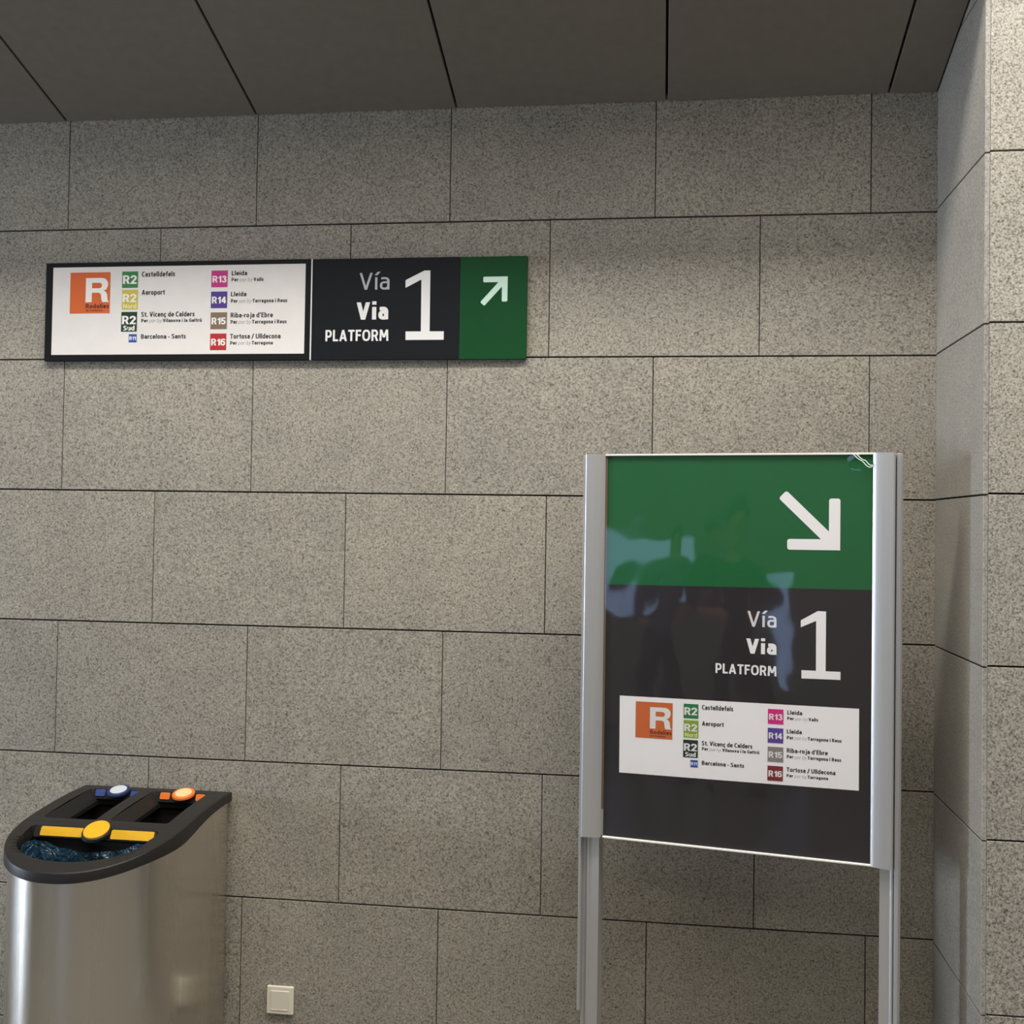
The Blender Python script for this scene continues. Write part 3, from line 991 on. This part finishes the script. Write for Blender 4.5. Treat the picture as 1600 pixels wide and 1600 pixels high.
# creased edges of the lifted corner, their glints painted as white ridges
M_CREASE_GLINT = mat('painted_crease_glint', (240, 250, 240), .15, spec=1.0)  # white base colour stands in for reflected light along the crease
cr = [(1.0, 0), (.55, .0), (.0, .0)]
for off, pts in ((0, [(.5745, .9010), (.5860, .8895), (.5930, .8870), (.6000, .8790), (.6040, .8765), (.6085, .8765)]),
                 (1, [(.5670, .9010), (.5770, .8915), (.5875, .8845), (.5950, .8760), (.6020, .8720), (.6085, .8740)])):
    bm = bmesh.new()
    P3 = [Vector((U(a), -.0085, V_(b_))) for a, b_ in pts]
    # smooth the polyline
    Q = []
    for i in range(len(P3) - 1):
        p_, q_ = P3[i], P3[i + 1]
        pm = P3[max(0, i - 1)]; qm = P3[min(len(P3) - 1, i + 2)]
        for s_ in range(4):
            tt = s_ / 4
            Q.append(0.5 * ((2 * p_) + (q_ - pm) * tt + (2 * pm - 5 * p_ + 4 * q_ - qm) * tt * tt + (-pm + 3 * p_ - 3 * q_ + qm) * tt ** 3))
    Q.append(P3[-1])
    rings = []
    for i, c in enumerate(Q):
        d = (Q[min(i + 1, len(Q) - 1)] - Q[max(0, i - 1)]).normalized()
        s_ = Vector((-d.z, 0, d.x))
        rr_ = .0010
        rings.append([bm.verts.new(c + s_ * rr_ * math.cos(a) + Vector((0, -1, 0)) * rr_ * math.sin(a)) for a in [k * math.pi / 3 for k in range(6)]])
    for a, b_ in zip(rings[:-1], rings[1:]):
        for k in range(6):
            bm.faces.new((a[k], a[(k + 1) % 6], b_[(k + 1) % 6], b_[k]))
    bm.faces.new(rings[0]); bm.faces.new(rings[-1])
    from_bm('painted_crease_glint', bm, M_CREASE_GLINT, st, smooth=True)['label'] = 'crease in the lifted corner of the cover, its glint painted white'

# ---------------------------------------------------------------- recycling bin
BX = -1.4945
YB = 3.250
rb = tag(empty('recycling_bin', (BX, YB, 0)), 'brushed steel recycling bin with a sloping black lid against the wall', 'bin')


def zl(y):      # y local (0 at the wall, negative to the front)
    return .817 - .01 * y - .213 * y * y


def outl(inset=0.0, n=56, hw=.231, y1=-.308, b_=.297, nn=2.186):
    """bullet-shaped plan, from back left round the front to back right"""
    pts = []
    w = hw - inset
    bb = b_ - inset
    yb = -inset
    for i in range(8):
        pts.append((-w, yb + (y1 - yb) * i / 8))
    for i in range(n + 1):
        a = math.pi * i / n
        c_, s_ = -math.cos(a), math.sin(a)
        pts.append((w * math.copysign(abs(c_) ** (2 / nn), c_), y1 - bb * s_ ** (2 / nn)))
    for i in range(7, -1, -1):
        pts.append((w, yb + (y1 - yb) * i / 8))
    return pts


def thick(y):
    return .026 + .016 * math.exp(-((y + .33) / .13) ** 2)


# steel body
bm = bmesh.new()
ring_top, ring_bot = [], []
for x, y in outl(.009):
    ring_top.append(bm.verts.new((x, y, zl(y) - .012)))
    ring_bot.append(bm.verts.new((x, y, .035)))
n = len(ring_top)
for i in range(n):
    bm.faces.new((ring_bot[i], ring_bot[(i + 1) % n], ring_top[(i + 1) % n], ring_top[i]))
o = from_bm('body', bm, M_STEEL, rb, smooth=True)
o.data.set_sharp_from_angle(angle=math.radians(40))
o['label'] = 'brushed stainless steel shell with a rounded front'
# flipped shading guard: make body thick inside so it is not paper thin
bm = bmesh.new()
A = [bm.verts.new((x, y, .035)) for x, y in outl(.012)]
B = [bm.verts.new((x, y, zl(y) - .014)) for x, y in outl(.012)]
for i in range(n):
    bm.faces.new((A[i], A[(i + 1) % n], B[(i + 1) % n], B[i]))
bm.faces.new(A)
from_bm('inner_shell', bm, M_BINNER, rb, smooth=False)
prism('plinth', outl(.025), 'z', 0.0, .036, M_BPLAST, rb)

# lid: skirt + top with three openings
H1 = [(-.186, -.312), (-.032, -.306), (-.032, -.020 - .095), (-.186, -.115)]
H2 = [(.007, -.306), (.174, -.312), (.174, -.115), (.007, -.115)]


def rrect(x0, y0, x1, y1, r, n=4):
    pts = []
    for cx, cy, a0 in ((x0 + r, y0 + r, 180), (x1 - r, y0 + r, 270), (x1 - r, y1 - r, 0), (x0 + r, y1 - r, 90)):
        for i in range(n + 1):
            a = math.radians(a0 + 90 * i / n)
            pts.append((cx + r * math.cos(a), cy + r * math.sin(a)))
    return pts


HO = [rrect(-.187, -.312, -.033, -.042, .010), rrect(.006, -.312, .174, -.042, .010)]
front = [(-.184, -.372), (-.182, -.412)]
for i in range(25):
    a = math.pi * i / 24
    front.append((-.176 * math.cos(a) * 1.0 - .004, -.415 - .138 * math.sin(a) ** .9))
front.append((.174, -.412))
front.append((.178, -.372))
front += [(.170, -.364), (-.176, -.364)]
HO.append(front)
vs, fs = fill2d([outl(.006)] + HO)
bm = bmesh.new()
bv = [bm.verts.new(v) for v in vs]
for f_ in fs:
    try:
        bm.faces.new([bv[i] for i in f_])
    except ValueError:
        pass
bmesh.ops.remove_doubles(bm, verts=bm.verts, dist=1e-6)
for k in range(1, 42):
    yy = -k * .015
    bmesh.ops.bisect_plane(bm, geom=bm.verts[:] + bm.edges[:] + bm.faces[:], plane_co=(0, yy, 0), plane_no=(0, 1, 0))
for v in bm.verts:
    v.co.z = zl(v.co.y)
for f_ in bm.faces:
    f_.material_index = 0
top_tag = set(bm.faces)
# skirt rings
specs = [(.006, 0.0), (.0030, -.0006), (.0010, -.0018), (0.0, -.0040), (-.0005, -1), (.004, -1.06), (.012, -1.06)]
rings = []
for ins, dz in specs:
    ring = []
    for x, y in outl(ins):
        d = dz if dz > -.5 else dz * thick(y)
        ring.append(bm.verts.new((x, y, zl(y) + d)))
    rings.append(ring)
for a, b_ in zip(rings[:-1], rings[1:]):
    for i in range(n):
        bm.faces.new((a[i], a[(i + 1) % n], b_[(i + 1) % n], b_[i]))
# collars of the openings: the long sides slope inwards, the wall side drops straight into the dark
for hi, hp in enumerate(HO):
    cx = sum(p[0] for p in hp) / len(hp)
    y1_ = max(p[1] for p in hp); y0_ = min(p[1] for p in hp)
    hx = max(abs(p[0] - cx) for p in hp)
    slope, dep = (.022, .034) if hi < 2 else (.004, .020)
    seq = [[bm.verts.new((p[0], p[1], zl(p[1]))) for p in hp]]
    for k, dd in ((.06, .0025), (1.0, dep), (1.0, dep + .012)):
        r_ = []
        for p in hp:
            side = (p[0] - cx) / hx
            r_.append(bm.verts.new((p[0] - side * slope * k, p[1] + (.006 * k if p[1] < y0_ + .02 else 0), zl(p[1]) - dd)))
        seq.append(r_)
    m_ = len(hp)
    for a, b_ in zip(seq[:-1], seq[1:]):
        for i in range(m_):
            f_ = bm.faces.new((a[i], a[(i + 1) % m_], b_[(i + 1) % m_], b_[i]))
            if min(hp[i][1], hp[(i + 1) % m_][1]) > y1_ - .004:
                f_.material_index = 1
bmesh.ops.remove_doubles(bm, verts=bm.verts, dist=2e-5)
lid = from_bm('lid', bm, M_BPLAST, rb, smooth=True)
lid.data.materials.append(M_BINNER)
lid.data.set_sharp_from_angle(angle=math.radians(32))
# crisp edge between the flat top and its rounded rims
top_f = {p.index for p in lid.data.polygons if p.normal.z > .9 and all(abs(lid.data.vertices[i].co.z - zl(lid.data.vertices[i].co.y)) < 1e-5 for i in p.vertices)}
sharp = lid.data.attributes.get('sharp_edge') or lid.data.attributes.new('sharp_edge', 'BOOLEAN', 'EDGE')
seen = {}
for p in lid.data.polygons:
    for k in p.edge_keys:
        seen.setdefault(k, []).append(p.index in top_f)
for i, e in enumerate(lid.data.edges):
    q_ = seen.get(e.key, [])
    if any(q_) and not all(q_):
        sharp.data[i].value = True
lid['label'] = 'black plastic lid with three openings'

# black inner buckets under the two square openings
for x0_, x1_ in ((-.19, -.03), (.003, .178)):
    bm = bmesh.new()
    y0_, y1_ = -.315, -.035
    vs_ = [bm.verts.new(p) for p in ((x0_, y0_, .40), (x1_, y0_, .40), (x1_, y1_, .40), (x0_, y1_, .40),
                                     (x0_, y0_, zl(y0_) - .055), (x1_, y0_, zl(y0_) - .055), (x1_, y1_, zl(y1_) - .055), (x0_, y1_, zl(y1_) - .055))]
    for q in ((0, 1, 2, 3), (0, 1, 5, 4), (1, 2, 6, 5), (2, 3, 7, 6), (3, 0, 4, 7)):
        bm.faces.new([vs_[i] for i in q])
    from_bm('inner_bucket', bm, M_BINNER, rb)


# labels
def plate(name, x0, x1, y0, y1, m, dz0=.0012, dz1=.0012, skew=0.0, parent=lid, label=None, tilt=0.0):
    pts = rrect(x0, y0, x1, y1, .006, 3)
    bm = bmesh.new()
    A = [bm.verts.new((p[0] + (p[1] - y0) * skew, p[1], zl(p[1]) + dz0 - tilt * (y1 - p[1]))) for p in pts]
    B = [bm.verts.new((v.co.x, v.co.y, v.co.z - .003)) for v in A]
    k = len(A)
    bm.faces.new(A); bm.faces.new(B)
    for i in range(k):
        bm.faces.new((A[i], A[(i + 1) % k], B[(i + 1) % k], B[i]))
    o = from_bm(name, bm, m, parent)
    if label:
        o['label'] = label
    return o


def steep(name, x0, x1, yt, drop, run, m, off, label=None):
    """small plate hanging from the wall-side edge of an opening, leaning towards the viewer"""
    bm = bmesh.new()
    pts = rrect(x0, -drop, x1, -off * 0, min(.004, drop * .2), 3)
    k = run / drop
    A = [bm.verts.new((p[0], yt + p[1] * k - off, zl(yt) + p[1] - .001)) for p in pts]
    B = [bm.verts.new((v.co.x, v.co.y + .003, v.co.z - .0005)) for v in A]
    n_ = len(A)
    bm.faces.new(A); bm.faces.new(B)
    for i in range(n_):
        bm.faces.new((A[i], A[(i + 1) % n_], B[(i + 1) % n_], B[i]))
    o = from_bm(name, bm, m, lid)
    if label:
        o['label'] = label
    return o


def disc(name, cx, cy, r, m, h0, h1, label=None, tilt=0.3):
    bm = bmesh.new()
    nn_ = 36
    rg = []
    for rr_, h in ((1.0, h0), (1.0, h1 - .001), (.96, h1)):
        rg.append([bm.verts.new((cx + r * rr_ * math.cos(2 * math.pi * i / nn_), cy + r * rr_ * math.sin(2 * math.pi * i / nn_), zl(cy) + h + tilt * r * rr_ * math.sin(2 * math.pi * i / nn_))) for i in range(nn_)])
    for a, b_ in zip(rg[:-1], rg[1:]):
        for i in range(nn_):
            bm.faces.new((a[i], a[(i + 1) % nn_], b_[(i + 1) % nn_], b_[i]))
    bm.faces.new(rg[-1]); bm.faces.new(rg[0])
    o = from_bm(name, bm, m, lid, smooth=True)
    o.data.set_sharp_from_angle(angle=math.radians(25))
    if label:
        o['label'] = label
    return o


steep('label_rail', -.176, .170, -.364, .026, .014, M_BPLAST, .001)
steep('label_plate', -.157, -.037, -.364, .0215, .0116, M_YEL, .0045, 'yellow strip')
steep('label_plate', .043, .163, -.364, .0215, .0116, M_YEL, .0045, 'yellow strip')
disc('label_disc', .003, -.376, .0375, M_BPLAST, -.008, .000, tilt=.42)
disc('label_disc', .003, -.376, .0335, M_YEL, .000, .0035, label='yellow disc', tilt=.42)
for cx, m1, m2, m3, nm, xa_, xb_ in ((-.098, M_NAVYD, M_SILV, M_BLU, 'blue', -.183, -.037), (.104, M_ORA, M_PEACH, M_ORA, 'orange', .010, .170)):
    steep('label_rail', xa_, xb_, -.042, .026, .010, M_BPLAST, .001)
    steep('label_plate', cx - .074, cx - .044, -.042, .018, .007, m3, .0045, nm + ' rectangle')
    steep('label_plate', cx + .036, cx + .063, -.042, .018, .007, m3, .0045, nm + ' rectangle')
    disc('label_disc', cx, -.054, .0325, m1, -.004, .003, label=nm + ' disc', tilt=.25)
    disc('label_disc', cx, -.054, .0240, m2, .003, .0050, label='pale centre of the %s disc' % nm, tilt=.25)

box('inner_bucket', (-.18, -.372, .30), (.175, -.368, .76), M_BINNER, rb)
# crumpled bag lining the front opening, hanging just under the lid all the way round
bm = bmesh.new()
loop = []
for i in range(60):
    tt = i / 60
    loop.append((-.170 + .336 * tt, -.383))
for i in range(70):
    a_ = math.pi * i / 70
    loop.append((.167 * math.cos(a_) - .004, -.415 - .128 * math.sin(a_) ** .9))
rows_ = 22
grid = []
for j in range(rows_ + 1):
    row = []
    for i, (x, y) in enumerate(loop):
        back = i < 60
        sag = (.028 + .024 * math.sin(math.pi * min(1, (i / 60) * 1.15)) ** .8) if back else .020
        dz = -sag - .011 * j
        u_ = Vector((x * 14, y * 14, j * .16))
        n1_ = noise.noise(u_ + Vector((3, 1, 2))) + .45 * abs(noise.noise(Vector((x * 55, y * 55, j * .35)))) + .6 * noise.noise(u_ * 2.3) + .3 * abs(noise.noise(u_ * 4.5))
        n2_ = noise.noise(u_ * 1.6 + Vector((9, 4, 7)))
        k = min(1, (j + 1) / 3)
        cx, cy = -.004, -.47
        s_ = 1 - (.06 * n1_ + .05 * j / rows_) * k
        row.append(bm.verts.new((cx + (x - cx) * s_, min(-.384, cy + (y - cy) * s_ - (.012 * abs(n1_) * k if back else 0)), zl(y) + dz + .007 * n2_)))
    grid.append(row)
nl = len(loop)
for j in range(rows_):
    for i in range(nl):
        bm.faces.new((grid[j][i], grid[j][(i + 1) % nl], grid[j + 1][(i + 1) % nl], grid[j + 1][i]))
bm.faces.new(grid[-1])
bag = from_bm('bin_liner', bm, M_BAG, rb, smooth=True)
bag['label'] = 'crumpled dark blue plastic bag inside the front opening'

# ---------------------------------------------------------------- wall plate near the floor
sw = tag(empty('wall_switch', (-1.1025, D, .216)), 'small square ivory wall switch low on the granite between bin and stand', 'switch')
bm = bmesh.new()
add_box(bm, (-.0405, -.0100, -.0405), (.0405, .000, .0405), .0028, 3)
from_bm('frame', bm, M_SWITCH, sw)
bm = bmesh.new()
rg = []
for s_, y in ((.0290, -.0102), (.0280, -.0088), (.0272, -.0122)):
    rg.append([bm.verts.new((x * s_, y, z * s_)) for x, z in ((-1, -1), (1, -1), (1, 1), (-1, 1))])
for a, b_ in zip(rg[:-1], rg[1:]):
    for k in range(4):
        bm.faces.new((a[k], a[(k + 1) % 4], b_[(k + 1) % 4], b_[k]))
c_ = [bm.verts.new(v.co + Vector((0, -.0006 if v.co.z > 0 else .0016, 0))) for v in rg[-1]]
for k in range(4):
    bm.faces.new((rg[-1][k], rg[-1][(k + 1) % 4], c_[(k + 1) % 4], c_[k]))
bm.faces.new(c_)
from_bm('rocker', bm, M_SWITCH, sw)

# ---------------------------------------------------------------- two passers-by, mirrored in the poster cover
M_SKIN = mat('skin', (188, 140, 112), 0.55)
M_HAIR = mat('hair_dark', (30, 24, 20), 0.6)
M_EYE = mat('eye_dark', (24, 20, 18), 0.2)


def skinned(name, joints, bones, m, parent, levels=2, root=0):
    """one continuous surface grown round a skeleton; joints: (x, y, z, rx, ry)"""
    me = bpy.data.meshes.new(name)
    me.from_pydata([j[:3] for j in joints], bones, [])
    o = link(name, me, m, parent)
    md = o.modifiers.new('skin', 'SKIN')
    md.use_smooth_shade = True
    sv = me.skin_vertices[0].data
    for i, j in enumerate(joints):
        sv[i].radius = (j[3], j[4])
        sv[i].use_root = (i == root)
    sb = o.modifiers.new('subdivision', 'SUBSURF')
    sb.levels = sb.render_levels = levels
    dg = bpy.context.evaluated_depsgraph_get()
    me2 = bpy.data.meshes.new_from_object(o.evaluated_get(dg))
    o.modifiers.clear()
    o.data = me2
    me2.name = name
    bpy.data.meshes.remove(me)
    for p in me2.polygons:
        p.use_smooth = True
    return o


def blob(name, c, r, m, parent, jitter=0.0, cut=None, seed=0):
    bm = bmesh.new()
    bmesh.ops.create_icosphere(bm, subdivisions=3, radius=1)
    for v in bm.verts:
        k = 1 + jitter * noise.noise(v.co * 2.5 + Vector((seed, 0, 0)))
        v.co = Vector((c[0] + v.co.x * r[0] * k, c[1] + v.co.y * r[1] * k, c[2] + v.co.z * r[2] * k))
        if cut and v.co.z < cut[0] and v.co.y > cut[1]:
            v.co.y = cut[1] - .004
    return from_bm(name, bm, m, parent, smooth=True)


def person(loc, rz, s, top_col, leg_col, label, hair_long=False, arm=0.0):
    p = tag(empty('person', loc, rz), label, 'person')
    p.scale = (s, s, s)
    mt = mat('jacket_cloth', top_col, .8)
    ml = mat('trouser_cloth', leg_col, .85)
    msh = mat('shoe_leather', (28, 25, 24), .5)
    J = [(0, 0, .96, .115, .08), (0, 0, 1.10, .10, .07), (0, .005, 1.28, .115, .075), (0, 0, 1.42, .09, .07), (0, .005, 1.50, .052, .052),
         (0, .02, 1.575, .062, .070), (0, .022, 1.65, .072, .088), (0, .012, 1.72, .055, .068), (0, .118, 1.605, .010, .012)]
    B = [(0, 1), (1, 2), (2, 3), (3, 4), (4, 5), (5, 6), (6, 7), (6, 8)]
    for sd in (-1, 1):
        k = len(J)
        J += [(sd * .17, -.005, 1.405, .048, .048), (sd * .235, -.03, 1.14, .043, .043), (sd * (.17 + .03 * arm), .17, 1.02 + .04 * arm, .027, .030), (sd * (.15 + .03 * arm), .235, 1.02 + .04 * arm, .034, .018)]
        B += [(3, k), (k, k + 1), (k + 1, k + 2), (k + 2, k + 3)]
        hx, hz = sd * (.15 + .03 * arm), 1.02 + .04 * arm
        for f_, (dx, dy, ln) in enumerate(((-.026, .03, .030), (-.009, .035, .034), (.009, .034, .032), (.026, .028, .025))):
            q_ = len(J)
            J += [(hx + dx, .235 + dy, hz, .010, .010), (hx + dx, .235 + dy + ln, hz - .010, .009, .009), (hx + dx, .235 + dy + ln * 1.4, hz - .038, .008, .008)]
            B += [(k + 3, q_), (q_, q_ + 1), (q_ + 1, q_ + 2)]
        q_ = len(J)
        J += [(hx - sd * .036, .215, hz + .008, .011, .011), (hx - sd * .052, .250, hz + .006, .009, .009)]
        B += [(k + 3, q_), (q_, q_ + 1)]
        k = len(J)
        J += [(sd * .09, 0, .86, .085, .085), (sd * .10, .012, .50, .055, .058), (sd * .11, -.015, .11, .036, .040), (sd * .12, .09, .045, .038, .028)]
        B += [(0, k), (k, k + 1), (k + 1, k + 2), (k + 2, k + 3)]
    skinned('body', J, B, M_SKIN, p)
    J = [(0, 0, .87, .185, .14), (0, 0, 1.08, .15, .115), (0, .005, 1.28, .175, .125), (0, 0, 1.43, .105, .085), (0, 0, 1.475, .068, .066)]
    B = [(0, 1), (1, 2), (2, 3), (3, 4)]
    for sd in (-1, 1):
        k = len(J)
        J += [(sd * .175, -.005, 1.405, .076, .076), (sd * .240, -.03, 1.14, .060, .060), (sd * (.18 + .03 * arm), .14, 1.03 + .04 * arm, .045, .045)]
        B += [(3, k), (k, k + 1), (k + 1, k + 2)]
    skinned('jacket', J, B, mt, p)
    J = [(0, 0, .93, .155, .115), (0, 0, 1.03, .145, .11)]
    B = [(0, 1)]
    for sd in (-1, 1):
        k = len(J)
        J += [(sd * .09, 0, .84, .10, .10), (sd * .10, .012, .50, .075, .078), (sd * .11, -.015, .10, .058, .062)]
        B += [(0, k), (k, k + 1), (k + 1, k + 2)]
    skinned('trousers', J, B, ml, p)
    for sd in (-1, 1):
        skinned('shoe', [(sd * .11, -.05, .045, .042, .044), (sd * .115, .04, .042, .046, .040), (sd * .12, .14, .034, .044, .030)], [(0, 1), (1, 2)], msh, p)
        blob('eye', (sd * .030, .103, 1.642), (.012, .009, .008), M_EYE, p)
        blob('ear', (sd * .078, .012, 1.628), (.010, .018, .030), M_SKIN, p)
    blob('mouth', (0, .102, 1.568), (.022, .008, .006), mat('lips', (150, 84, 76), .5), p)
    blob('hair', (0, -.006, 1.675), (.092, .104, .090), M_HAIR, p, jitter=.12, cut=(1.69, .060), seed=s * 10)
    if hair_long:
        blob('hair', (0, -.055, 1.56), (.085, .060, .150), M_HAIR, p, jitter=.12, seed=4)
    return p


person((-1.28, -1.25, 0), math.radians(-20), 1.02, (44, 46, 56), (40, 42, 50), 'person in a dark jacket facing the poster sign, right-hand dark figure mirrored in its cover', arm=0)
person((-1.83, -1.35, 0), math.radians(-26), .97, (92, 110, 140), (44, 44, 52), 'person in a pale blue jacket, left-hand smaller figure mirrored in the poster cover', hair_long=True, arm=1)
